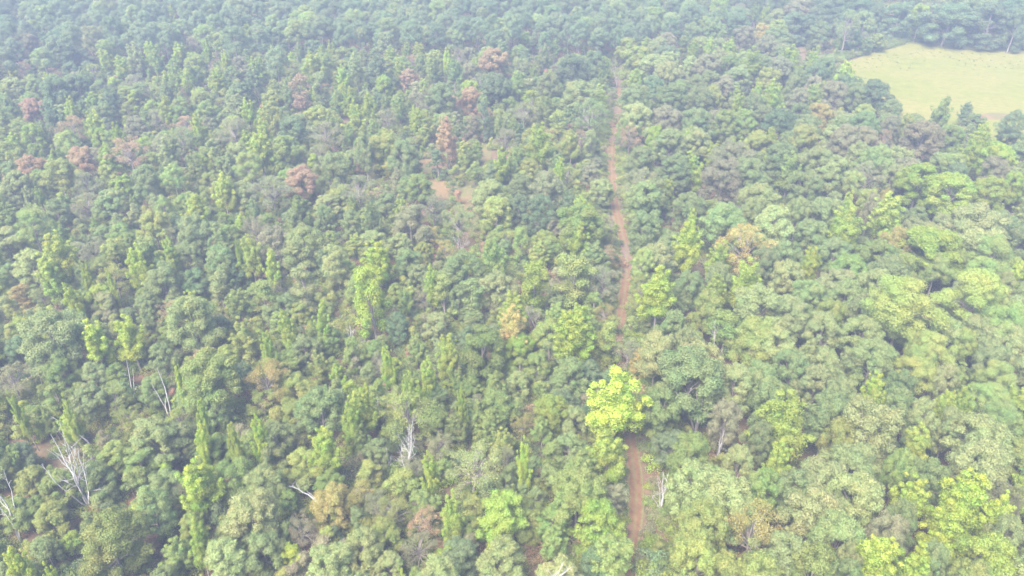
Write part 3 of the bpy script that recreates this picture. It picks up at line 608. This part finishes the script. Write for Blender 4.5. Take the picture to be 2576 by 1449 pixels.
# ------------------------------------------------------------------ labels
for t in single + mass: t['u'], t['v'], t['fw'] = proj((t['x'], t['y'], t['H'] * .75))
SHAPE = {'E': 'leafy tree', 'O': 'round-crowned tree', 'T': 'upright lobed tree', 'C': 'slender tree leafy to the ground', 'P': 'pine', 'S': 'young sapling', 'H': 'thin-crowned tree'}
LAND = [(1577, 680, 'the pink track stretch'), (1600, 1240, 'the lowest track stretch'), (1538, 400, 'the far track stretch'), (2350, 180, 'the open meadow'),
        (190, 1180, 'the big leaning snag'), (1140, 465, 'the lone dark cedar'), (1556, 1000, 'the yellow tree over the track'), (1460, 850, 'the tall bright yellow tree'),
        (1798, 825, 'the small white snag'), (1820, 1100, 'the broken white snag'), (1665, 1220, 'the grey trackside snag'), (1030, 1110, 'the tall pale bare tree'),
        (2290, 770, 'the broad bright pine'), (2450, 1260, 'the great yellow spreading tree'), (2120, 1270, 'the row of grey-green oaks'), (325, 660, 'the bright yellow pointed tree'), (925, 750, 'the yellow column tree'),
        (220, 870, 'the ragged yellow tree'), (1115, 350, 'the tall rusty tree'), (1235, 160, 'the rusty pine-edge tree'), (755, 230, 'the narrow rusty tree'), (45, 740, 'the small orange tree'),
        (1295, 820, 'the golden tree'), (1240, 1300, 'the round yellow-orange tree'), (290, 1270, 'the rusty bare patch'), (1590, 350, 'the pink trackside tree'), (195, 410, 'the orange-red tree'), (2560, 310, 'the dark meadow-side pine'),
        (1185, 590, 'the tan clearing end'), (760, 610, 'the pale silver tree'), (480, 830, 'the broad pale oak'), (1050, 470, 'the fresh green clearing-side tree'), (840, 1290, 'the brown-orange tree'), (2230, 50, 'the tree line past the meadow'),
        (1550, 210, 'the far bare tree'), (1720, 590, 'the bright lime tree'), (1665, 740, 'the big lime tree'), (410, 1000, 'the twisted pale snag'), (330, 960, 'the bare forked trunk'), (0, 1320, 'the cut-off leaning snag'), (600, 20, 'the far dense pines'), (2540, 1000, 'the rounded bright pines'), (640, 960, 'the orange-tipped tree'), (520, 1200, 'the small yellow ragged tree')]
ORD = ['', 'second ', 'third ', 'fourth ', 'fifth ', 'sixth ', 'seventh ', 'eighth ', 'ninth ', 'tenth ', 'eleventh ', 'twelfth ']
used = {}
def size_word(t):
    if t['K'] in 'S': return 'little ' if t['W'] < 2.6 else ''
    if t['W'] > 9.5: return 'broad '
    if t['W'] < 5 and t['K'] in 'OTH': return 'small '
    return ''
def rel(t, L):
    du, dv = t['u'] - L[0], t['v'] - L[1]
    if abs(dv) > abs(du) * 1.2: return 'behind' if dv < 0 else 'in front of'
    trk = L[0] < 1560
    if abs(L[0] - 1560) < 60 or 'meadow' in L[2]: return 'west of' if du < 0 else 'east of'
    return ('nearer the track than' if (du > 0) == trk else 'farther from the track than')
def labels(items):
    keys = {}
    for t in items:
        L = sorted(LAND, key=lambda L: math.hypot(L[0] - t['u'], L[1] - t['v']))
        t['opts'] = L[:4]
    for t in sorted(items, key=lambda t: t['K'] + t['c']):
        L = t['opts'][0]
        keys.setdefault((t['K'], t['c'], size_word(t), L[2], rel(t, L)), []).append(t)
    for (K, c, sw, ln, r), ts in keys.items():
        L = ts[0]['opts'][0]
        ts.sort(key=lambda t: math.hypot(L[0] - t['u'], L[1] - t['v']))
        for i, t in enumerate(ts):
            sh = {'E': 'leafy-skirted tree', 'O': 'round-crowned tree', 'T': 'upright tree', 'C': 'slender tree', 'P': 'pine', 'S': 'sapling', 'H': 'thin-crowned tree'}[K]
            rr = {'west of': 'on the far side from the meadow of'}.get(r, r) if False else r
            if i < len(ORD): t['label'] = f"{ORD[i]}{sw}{WORD[c]} {sh} {rr} {ln}"
            else: t['label'] = f"{sw}{WORD[c]} {sh} well {rr} {ln}"
labels(single)
for t in single:
    if t.get('cedar'): t['label'] = 'small round dark cedar standing alone in the tan clearing'

# ------------------------------------------------------------------ build the single trees
def build_tree(t):
    K = t['K']; P = PROTO[K][rng.integers(len(PROTO[K]))]
    name = 'cedar_tree' if t.get('cedar') else NAMES[K]
    f = t['W'] / P['W'] * (WIDEN[K] if t['cat'] else min(WIDEN[K], 1.25))
    s = (f, f * rng.uniform(.9, 1.1), t['H'] / P['H'])
    rot = (rng.normal() * .035, rng.normal() * .035, rng.uniform(0, 6.283))
    tn = tint(t['c'])
    if K == 'P' and t['c'] in 'yp': tn = [tn[0] * .92, tn[1] * .86, tn[2] * 1.2]
    if t['apparent'] > 26:
        e = bpy.data.objects.new(name, None); COL.objects.link(e)
        e.empty_display_size = 1
        e.location = (t['x'], t['y'], 0); e.rotation_euler = rot
        for pn in ('crown', 'trunk'):
            o = bpy.data.objects.new(pn, P[pn]); COL.objects.link(o); o.parent = e; o.scale = s
            if pn == 'crown': o['tint'] = tn
    else:
        e = bpy.data.objects.new(name, P['both']); COL.objects.link(e)
        e.location = (t['x'], t['y'], 0); e.rotation_euler = rot; e.scale = s; e['tint'] = tn
    tag(e, t['label'], 'cedar' if t.get('cedar') else CATS[K], None if t.get('cedar') else GROUPS[K])
for t in single: build_tree(t)

# ------------------------------------------------------------------ masses: points that carry copies of whole trees
def scatter(name, pts, protos, label, cat):
    """pts: (x, y, z, sx, sz, rot, variant, tint)"""
    me = bpy.data.meshes.new(name); n = len(pts)
    me.vertices.add(n); me.vertices.foreach_set('co', np.array([(p[0], p[1], p[2]) for p in pts], 'f').ravel())
    def attr(nm, ty, vals, key):
        a = me.attributes.new(nm, ty, 'POINT'); a.data.foreach_set(key, np.array(vals, 'i' if ty == 'INT' else 'f').ravel())
    attr('scale', 'FLOAT_VECTOR', [(p[3], p[3], p[4]) for p in pts], 'vector')
    attr('turn', 'FLOAT_VECTOR', [(p[8] if len(p) > 8 else 0, 0, p[5]) for p in pts], 'vector')
    attr('variant', 'INT', [p[6] for p in pts], 'value')
    attr('tint', 'FLOAT_VECTOR', [p[7] for p in pts], 'vector')
    me.update()
    o = bpy.data.objects.new(name, me); COL.objects.link(o)
    ng = bpy.data.node_groups.new(name, 'GeometryNodeTree')
    ng.interface.new_socket('Geometry', in_out='INPUT', socket_type='NodeSocketGeometry')
    ng.interface.new_socket('Geometry', in_out='OUTPUT', socket_type='NodeSocketGeometry')
    N = ng.nodes
    gi = N.new('NodeGroupInput'); go = N.new('NodeGroupOutput'); iop = N.new('GeometryNodeInstanceOnPoints')
    jo = N.new('GeometryNodeJoinGeometry')
    for pr in reversed(protos):
        oi = N.new('GeometryNodeObjectInfo'); oi.inputs['Object'].default_value = pr; oi.inputs['As Instance'].default_value = True
        ng.links.new(oi.outputs['Geometry'], jo.inputs[0])
    def na(nm, ty):
        x = N.new('GeometryNodeInputNamedAttribute'); x.data_type = ty; x.inputs['Name'].default_value = nm
        return x.outputs['Attribute']
    ng.links.new(gi.outputs[0], iop.inputs['Points']); ng.links.new(jo.outputs[0], iop.inputs['Instance'])
    iop.inputs['Pick Instance'].default_value = True
    ng.links.new(na('variant', 'INT'), iop.inputs['Instance Index'])
    ng.links.new(na('turn', 'FLOAT_VECTOR'), iop.inputs['Rotation'])
    ng.links.new(na('scale', 'FLOAT_VECTOR'), iop.inputs['Scale'])
    ng.links.new(iop.outputs[0], go.inputs[0])
    md = o.modifiers.new('scatter', 'NODES'); md.node_group = ng
    tag(o, label, cat, kind='stuff')
    return o

PO = {K: [hid('pattern', p['both']) for p in L] for K, L in PROTO.items()}
def mass_of(Ks, name, label, cat):
    protos = []; base = {}
    for K in Ks: base[K] = len(protos); protos += PO[K]
    pts = []
    for t in mass:
        if t['K'] not in Ks: continue
        i = int(rng.integers(len(PROTO[t['K']]))); P = PROTO[t['K']][i]
        pts.append((t['x'], t['y'], 0, t['W'] / P['W'] * 1.22, t['H'] / P['H'], rng.uniform(0, 6.28), 0, tint(t['c']), 0))
        pts[-1] = pts[-1][:6] + (base[t['K']] + i,) + pts[-1][7:]
    print(name, len(pts))
    if pts: scatter(name, pts, protos, label, cat)
mass_of('OTHCE', 'broadleaf_woods', 'farther broadleaf woodland filling in between the separate trees', 'woods')
mass_of('P', 'pine_woods', 'dense blue-green pine woods along the far end', 'pine woods')

# undergrowth
bp = []
for K in 'BS': pass
protos = PO['B'] + PO['S']
UG = [('l', 5), ('G', 4), ('g', 5), ('b', 3), ('y', 1), ('r', 1.2), ('d', 2.5)]
wk = np.array([1.] * 13 + [.6] * 9 + [1.] * (len(clr) - 42))
uw = np.array([q[1] for q in UG]); uw = uw / uw.sum()
for t in mass:
    if t['K'] == 'S': bp.append((t['x'], t['y'], 0, t['W'] / 4.2, t['H'] / 6, rng.uniform(0, 6.28), 6 + int(rng.integers(6)), tint(t['c'])))
for _ in range(34000):
    y = 66 + 470 * rng.uniform() ** .8
    half = 0.72 * (y * cp + CAMH * sp_) + 10
    x = rng.uniform(-half, half)
    z = zone(x, y)
    if z is None: continue
    if z != 'mixed' and rng.uniform() < (.62 if abs(dist_track(x, y)) > 14 else 0): continue
    if abs(dist_track(x, y)) < 1.9 + rng.uniform(0, 1) and y < f_track[-1, 1]: continue
    u, v, fw = proj((x, y, .8))
    if np.any(np.hypot(clr[20:, 0] - u, clr[20:, 1] - v) < clr[20:, 2] * wk) and rng.uniform() < .93: continue
    if abs(dist_track(x, y)) > 14 and math.sin(x * .11 + 2 * math.sin(y * .07)) * math.sin(y * .09 + 1.7 * math.sin(x * .05)) > .72 and rng.uniform() < .8: continue
    c = UG[rng.choice(len(UG), p=uw)][0]
    s = rng.uniform(.6, 1.6)
    bp.append((x, y, 0, s * rng.uniform(.9, 1.4), s, rng.uniform(0, 6.28), int(rng.integers(6)) if rng.uniform() < .82 else 6 + int(rng.integers(6)), tint(c, .15)))
    if bp[-1][6] >= 6: bp[-1] = bp[-1][:3] + (bp[-1][3] * .7, bp[-1][4] * .62) + bp[-1][5:]
# hedge of brush along the meadow's far edge
for (u0, v0, u1, v1) in ((2060, 165, 2180, 135), (2180, 135, 2290, 104), (2290, 104, 2430, 108), (2430, 108, 2590, 124)):
    for k in range(90):
        q = rng.uniform(); p = at(u0 + (u1 - u0) * q, v0 + (v1 - v0) * q - rng.uniform(0, 9))
        bp.append((p[0], p[1], 0, rng.uniform(1.1, 2), rng.uniform(1.2, 2.2), rng.uniform(0, 6), int(rng.integers(6)), tint('g' if rng.uniform() < .7 else 'G')))
for k in range(150):
    q = rng.uniform(); p = at(2150 + 420 * q + rng.uniform(-30, 30), 165 - 30 * math.sin(q * 3) + rng.normal() * 14 + rng.uniform(0, 30) * (k % 3 == 0))
    sc = rng.uniform(.12, .34)
    bp.append((p[0], p[1], 0, sc * 1.3, sc * .8, rng.uniform(0, 6), int(rng.integers(6)), tint('l' if k % 2 else 'G')))
for k in range(900):
    y = rng.uniform(75, 300); sd = rng.choice([-1, 1]); off = 1.9 + rng.uniform(0, 7)
    xt = np.interp(y, f_track[:, 1], f_track[:, 0]); sc = rng.uniform(.5, 1.2) * min(1, off / 3)
    bp.append((xt + sd * off, y, 0, sc * 1.3, sc * (1.5 if off > 3 else .8), rng.uniform(0, 6), int(rng.integers(6)), tint(['G', 'l', 'g', 'g', 'b', 'y'][int(rng.integers(6))], .14)))
scatter('undergrowth', bp, protos, 'brush and young growth covering the ground between the trees', 'undergrowth')
print('undergrowth', len(bp))

# ------------------------------------------------------------------ bare dead trees
def bare(u, v, tops, r0, label, nsub=5, mat=None, group='bare dead trees', name='bare_tree', z0=0.0, curl=.25, sub=.34):
    """stems rise from the ground point under (u, v) to tops = [(u, v, metres nearer)] of the photograph; each stem carries twigs"""
    b = at(u, v, z0); fw = proj(b)[2]
    e = bpy.data.objects.new(name, None); COL.objects.link(e); e.location = b
    mat = mat or M_DEAD; r0 = r0 * .85
    up = unit(np.array([0, sp_, cp])); 
    for i, (tu, tv, dy) in enumerate(tops):
        d = ray(tu, tv); top = d * ((b[1] + dy) / d[1]) + np.array([0, 0, CAMH]) - b
        L = np.linalg.norm(top)
        # a bowed stem
        bow = rng.normal(size=3) * L * .022 * (1 + curl)
        n = 7
        pts = []
        for j in range(n):
            q = j / (n - 1)
            pts.append(top * q + bow * math.sin(q * math.pi) + rng.normal(size=3) * L * .007 * (0 < j < n - 1))
        pts = np.array(pts)
        if i == 0: pts[0] -= np.array([0, 0, .5])
        rr = r0 * (1 if i == 0 else rng.uniform(.5, .75))
        g = Geo(); g.tube(pts, [rr * (1.1 - 0.97 * (j / (n - 1)) ** .8) for j in range(n)], 0, 7)
        for s in range(nsub):
            q = rng.uniform(.32, .95); j = q * (n - 1); a_ = int(j); p = pts[a_] + (pts[min(a_ + 1, n - 1)] - pts[a_]) * (j - a_)
            d = unit(unit(top) * rng.uniform(.5, 1.0) + unit(rng.normal(size=3)) * .95 + np.array([0, 0, .15]))
            l = L * sub * rng.uniform(.4, 1.0) * (1.25 - q)
            m = p + d * l * .5 + rng.normal(size=3) * l * .07; en = p + d * l + np.array([0, 0, l * .12])
            rb = max(rr * (1 - q) * .55, .03)
            g.tube([p, m, en], [rb, rb * .6, rb * .25], 0, 5)
            for _ in range(3):
                w = rng.uniform(.3, .9); s0 = p + (en - p) * w
                e2 = s0 + unit(d + unit(rng.normal(size=3)) * .9) * l * rng.uniform(.25, .5)
                g.tube([s0, (s0 + e2) / 2 + rng.normal(size=3) * l * .03, e2], [rb * .4, rb * .3, rb * .15], 0, 4)
        g.obj('trunk' if i == 0 else 'branch', [mat], e)
    tag(e, label, 'dead tree', group)
    return e

bare(228, 1280, [(128, 1093, 0), (150, 1062, 1), (172, 1120, -1), (196, 1128, .6), (118, 1130, -.8), (104, 1168, -1.5), (204, 1180, 1.2), (160, 1100, .3)], .30, 'big leaning grey snag of many bare stems beside the rusty patch', 5)
bare(52, 1362, [(-12, 1232, 0), (8, 1180, 1), (-6, 1270, -1)], .34, 'leaning grey snag cut off by the photo edge', 3)
bare(344, 1028, [(318, 905, 0), (334, 925, .5)], .22, 'bare forked trunk below the yellow tree', 2, sub=.2)
bare(433, 1057, [(395, 925, 0), (380, 962, 1), (420, 990, -1)], .26, 'twisted pale snag with broken top', 2, curl=1.5, sub=.22)
bare(106, 985, [(94, 925, 0)], .14, 'short thin white snag standing in dark leaves', 2)
bare(222, 1110, [(128, 1048, 0), (160, 1060, .5)], .12, 'pale fallen limb lying across the brush', 3, z0=3)
bare(4, 930, [(-2, 870, 0)], .2, 'grey trunk stub on the shadowed edge', 1)
bare(803, 1264, [(727, 1222, 0), (770, 1235, 1)], .14, 'whitish bent dead limb poking out of a crown', 4, z0=7)
bare(1025, 1200, [(1040, 1048, 0), (1030, 1070, 1), (1010, 1110, -.6), (1002, 1125, .4), (1044, 1095, 0)], .16, 'tall pale bare tree with fine white twigs', 10, sub=.3)
bare(977, 1196, [(972, 1125, 0), (958, 1155, .5), (983, 1150, 0)], .12, 'small white bare tree in front of the tall pale one', 7)
bare(1797, 862, [(1796, 806, 0), (1789, 808, .6), (1808, 812, -.4), (1800, 825, .3)], .15, 'small white snag with a twiggy top among oaks', 6, z0=5, sub=.4)
bare(1806, 1145, [(1822, 1075, 0), (1812, 1078, .4), (1850, 1085, -1), (1838, 1078, 0)], .30, 'broken white snag with short crooked limbs', 5, z0=2, curl=1.2)
bare(1662, 1282, [(1668, 1185, 0), (1682, 1190, .5), (1652, 1200, -.5), (1678, 1215, 0), (1640, 1252, -1)], .2, 'grey many-stemmed snag beside the track', 6, z0=1)
bare(1552, 215, [(1551, 136, 0), (1540, 140, 1), (1562, 150, 0)], .32, 'far bare grey tree above the end of the track', 8, z0=1, mat=M_TWIG)
bare(883, 855, [(878, 812, 0), (870, 820, .4), (892, 828, 0)], .14, 'small white snag at the foot of the yellow column tree', 6, z0=2)
bare(1162, 627, [(1150, 585, 0), (1168, 583, .5), (1178, 592, 0), (1140, 597, .4), (1184, 605, 0)], .10, 'whitish leafless bush at the end of the clearing', 12, z0=.4, sub=.5)
bare(1540, 600, [(1528, 535, 0), (1540, 545, .4), (1535, 560, 0)], .12, 'grey leafless shrub leaning over the track edge', 9, z0=.5, sub=.45, mat=M_TWIG)
bare(985, 960, [(970, 918, 0), (1000, 925, .5), (985, 915, 0)], .11, 'grey leafless bush in the young growth', 10, z0=.4, sub=.5, mat=M_TWIG)
bare(918, 905, [(910, 850, 0), (925, 860, .5), (935, 870, 0)], .11, 'brownish leafless bush under the yellow column tree', 10, z0=.4, sub=.5, mat=M_TWIG)
bare(1375, 1478, [(1440, 1425, 0), (1420, 1412, .6), (1400, 1440, 0)], .16, 'pale dead limbs spreading over the lowest oak crown', 6, z0=8)
bare(455, 290, [(445, 248, 0), (462, 250, 1)], .2, 'curved grey bare tree below the far pines', 6, z0=1, mat=M_TWIG)
bare(2340, 375, [(2325, 325, 0), (2350, 330, .5), (2338, 320, 0)], .2, 'bare grey branches in the brown crown below the meadow', 8, z0=8, mat=M_TWIG)
bare(1470, 280, [(1462, 250, 0), (1476, 252, 0)], .16, 'little bare white branches above a grey-green crown', 6, z0=8)
bare(1350, 830, [(1322, 762, 0), (1340, 770, 0), (1365, 800, .4)], .16, 'brownish bare boughs beside the golden tree', 7, z0=5, mat=M_TWIG)
bare(1720, 1035, [(1700, 985, 0), (1690, 1040, .4), (1770, 985, .4), (1740, 975, 0)], .18, 'bare white boughs under the tall grey-green tree', 5, z0=6)
bare(1748, 1098, [(1752, 985, 0), (1772, 975, 0), (1720, 990, 0)], .42, 'stout bare trunk rising into the tall grey-green tree', 3, z0=0, sub=.2, mat=M_TWIG)
bare(495, 870, [(470, 805, 0), (500, 800, .5), (480, 830, 0)], .15, 'bare pinkish boughs hanging beside the broad pale oak', 9, z0=6, mat=M_TWIG)

# ------------------------------------------------------------------ ground, track, clearing, meadow
def noise_mix(nt, coord, scale, detail=5, rough=.6):
    n = nt.n('ShaderNodeTexNoise'); n.inputs['Scale'].default_value = scale; n.inputs['Detail'].default_value = detail; n.inputs['Roughness'].default_value = rough
    nt.l(coord, n.inputs['Vector']); return n.outputs[0]
def mixc(nt, f, a, b):
    m = nt.n('ShaderNodeMix'); m.data_type = 'RGBA'
    nt.l(f, m.inputs[0]); nt.l(a, m.inputs[6]); nt.l(b, m.inputs[7]); return m.outputs[2]
def ground_mat(name, sets, big, small, bump=.6):
    nt = NT(name)
    tc = nt.n('ShaderNodeTexCoord').outputs['Object']
    a = ramp(nt, noise_mix(nt, tc, small), sets[0]); b = ramp(nt, noise_mix(nt, tc, small * 1.7), sets[1])
    f = ramp(nt, noise_mix(nt, tc, big), [(.42, (0, 0, 0)), (.58, (1, 1, 1))])
    c = mixc(nt, f, a, b)
    p = nt.n('ShaderNodeBsdfPrincipled'); p.inputs['Roughness'].default_value = .95; p.inputs['Specular IOR Level'].default_value = .1
    bm = nt.n('ShaderNodeBump'); bm.inputs['Strength'].default_value = bump; bm.inputs['Distance'].default_value = .3
    nt.l(noise_mix(nt, tc, small * 3), bm.inputs['Height']); nt.l(bm.outputs[0], p.inputs['Normal'])
    nt.l(c, p.inputs['Base Color']); nt.l(p.outputs[0], nt.out.inputs[0])
    return nt.m
M_GROUND = ground_mat('forest_floor', [[(.3, (.05, .045, .025)), (.7, (.11, .09, .05))], [(.3, (.07, .045, .03)), (.7, (.15, .09, .06))]], .05, .7)
M_TRACK = ground_mat('track_dirt', [[(.3, (.115, .064, .036)), (.7, (.165, .098, .058))], [(.3, (.12, .073, .055)), (.7, (.15, .098, .080))]], .035, .9)
M_CLEAR = ground_mat('dry_grass', [[(.3, (.100, .070, .036)), (.7, (.140, .092, .050))], [(.3, (.075, .072, .030)), (.7, (.105, .095, .044))]], .08, .6)
M_MEADOW = ground_mat('meadow_grass', [[(.3, (.082, .090, .018)), (.7, (.128, .126, .028))], [(.3, (.098, .098, .024)), (.7, (.148, .130, .040))]], .025, .22)
M_RUST = ground_mat('rusty_brush_floor', [[(.3, (.08, .045, .03)), (.7, (.16, .08, .05))], [(.3, (.09, .06, .035)), (.7, (.15, .095, .055))]], .12, .9)

def sheet(name, poly, z, mat, label):
    me = bpy.data.meshes.new(name)
    me.from_pydata([(p[0], p[1], z) for p in poly], [], [tuple(range(len(poly)))])
    me.materials.append(mat); me.update()
    if me.polygons[0].normal.z < 0: me.flip_normals()
    o = bpy.data.objects.new(name, me); COL.objects.link(o)
    return tag(o, label, kind='structure')
def blob(u, v, ru, rv, n=26):
    ph = rng.uniform(0, 6, 3); out = []
    for i in range(n):
        a = i / n * 2 * math.pi; k = 1 + .16 * math.sin(2 * a + ph[0]) + .12 * math.sin(3 * a + ph[1]) + .08 * math.sin(5 * a + ph[2])
        out.append(at(u + ru * k * math.cos(a), v + rv * k * math.sin(a))[:2])
    return out
# gently uneven ground sheet
E = 700.0; nx = 110
xs = np.linspace(-E, E, nx); ys = np.linspace(-200, 1200, nx)
vv = [(x, y, -.03) for y in ys for x in xs]
ff = [(j * nx + i, j * nx + i + 1, (j + 1) * nx + i + 1, (j + 1) * nx + i) for j in range(nx - 1) for i in range(nx - 1)]
me = bpy.data.meshes.new('ground'); me.from_pydata(vv, [], ff); me.materials.append(M_GROUND); me.update()
tag(bpy.data.objects.new('ground', me), 'brown and olive forest floor', kind='structure')
COL.objects.link(bpy.data.objects['ground'])
def track_mat():
    nt = NT('track_dirt')
    tc = nt.n('ShaderNodeTexCoord').outputs['Object']
    ac = nt.n('ShaderNodeAttribute', attribute_name='across', attribute_type='GEOMETRY').outputs['Fac']
    a = ramp(nt, noise_mix(nt, tc, .9), [(.3, (.085, .044, .026)), (.7, (.135, .074, .043))])
    b = ramp(nt, noise_mix(nt, tc, 1.3), [(.3, (.095, .060, .050)), (.7, (.130, .085, .074))])
    f = ramp(nt, noise_mix(nt, tc, .03), [(.50, (0, 0, 0)), (.60, (1, 1, 1))])
    dirt = mixc(nt, f, a, b)
    grass = ramp(nt, noise_mix(nt, tc, 1.6), [(.3, (.075, .070, .030)), (.7, (.130, .120, .055))])
    n2 = nt.n('ShaderNodeMath', operation='MULTIPLY_ADD'); n2.inputs[1].default_value = .9; n2.inputs[2].default_value = -.45
    nt.l(noise_mix(nt, tc, 1.1), n2.inputs[0])
    sm = nt.n('ShaderNodeMath', operation='ADD'); nt.l(ac, sm.inputs[0]); nt.l(n2.outputs[0], sm.inputs[1])
    g = ramp(nt, sm.outputs[0], [(.0, (.75, .75, .75)), (.16, (.35, .35, .35)), (.32, (0, 0, 0)), (.62, (.0, .0, .0)), (.86, (1, 1, 1))])
    c = mixc(nt, g, dirt, grass)
    p = nt.n('ShaderNodeBsdfPrincipled'); p.inputs['Roughness'].default_value = .95; p.inputs['Specular IOR Level'].default_value = .1
    nt.l(c, p.inputs['Base Color']); nt.l(p.outputs[0], nt.out.inputs[0])
    return nt.m
ty = np.arange(f_track[0, 1], f_track[-1, 1], 1.5); o_ = np.argsort(f_track[:, 1])
tx = np.interp(ty, f_track[o_, 1], f_track[o_, 0]); tw = np.interp(ty, f_track[o_, 1], f_track[o_, 2])
ker = np.ones(7) / 7
sm_ = lambda a: np.convolve(np.pad(a, 3, mode='edge'), ker, 'valid')
tx, tw = sm_(tx), sm_(tw)
NA = 11; tv_, ta_, tf_ = [], [], []
for i in range(len(ty)):
    for k in range(NA):
        q = -1 + 2 * k / (NA - 1)
        tv_.append((tx[i] + q * tw[i] / 2, ty[i], .03)); ta_.append(abs(q))
for i in range(len(ty) - 1):
    for k in range(NA - 1):
        b_ = i * NA + k; tf_.append((b_, b_ + 1, b_ + NA + 1, b_ + NA))
me = bpy.data.meshes.new('dirt_track'); me.from_pydata(tv_, [], tf_); me.materials.append(track_mat())
at_ = me.attributes.new('across', 'FLOAT', 'POINT'); at_.data.foreach_set('value', np.array(ta_, 'f'))
me.update()
to = bpy.data.objects.new('dirt_track', me); COL.objects.link(to); tag(to, 'reddish dirt track running through the wood', kind='structure')
sheet('meadow', MEADOW, .02, M_MEADOW, 'open pale green meadow')
clear_polys = [(1130, 465, 75, 45), (940, 428, 30, 26), (1072, 405, 20, 34), (1222, 390, 13, 60), (1180, 545, 22, 60), (1190, 600, 26, 26), (2065, 112, 60, 16)]
for i, q in enumerate(clear_polys): sheet('clearing_ground', blob(*q), -.018 + .004 * i, M_CLEAR, 'tan dry grass of the clearing')
for i, q in enumerate([(10, 800, 40, 40), (300, 1250, 50, 45), (600, 1030, 40, 40), (755, 1395, 40, 40), (1105, 612, 30, 30), (385, 1030, 40, 25), (1500, 640, 40, 60)]):
    sheet('rusty_ground', blob(*q), .012 + .001 * i, M_RUST, 'rusty dead brush on the ground')
sheet('bare_soil', blob(2520, 293, 62, 9), .035, M_CLEAR, 'bare tan soil patch in the meadow')
sheet('far_field', blob(2235, 8, 34, 14), .02, M_MEADOW, 'far pale field glimpsed behind the tree line')

# ------------------------------------------------------------------ haze
bx = bpy.data.meshes.new('haze')
X0, X1, Y0, Y1, Z0, Z1 = -710, 710, -210, 1210, -1.2, 112
bx.from_pydata([(X0, Y0, Z0), (X1, Y0, Z0), (X1, Y1, Z0), (X0, Y1, Z0), (X0, Y0, Z1), (X1, Y0, Z1), (X1, Y1, Z1), (X0, Y1, Z1)], [],
               [(0, 3, 2, 1), (4, 5, 6, 7), (0, 1, 5, 4), (1, 2, 6, 5), (2, 3, 7, 6), (3, 0, 4, 7)])
hz = NT('haze')
pv = hz.n('ShaderNodeVolumePrincipled')
pv.inputs['Color'].default_value = (*HAZE_COLOR, 1)
pv.inputs['Density'].default_value = HAZE
hz.l(pv.outputs[0], hz.out.inputs['Volume'])
bx.materials.append(hz.m)
ho = bpy.data.objects.new('haze', bx); COL.objects.link(ho)
tag(ho, 'pale blue haze in the air over the whole wood', 'haze', kind='stuff')
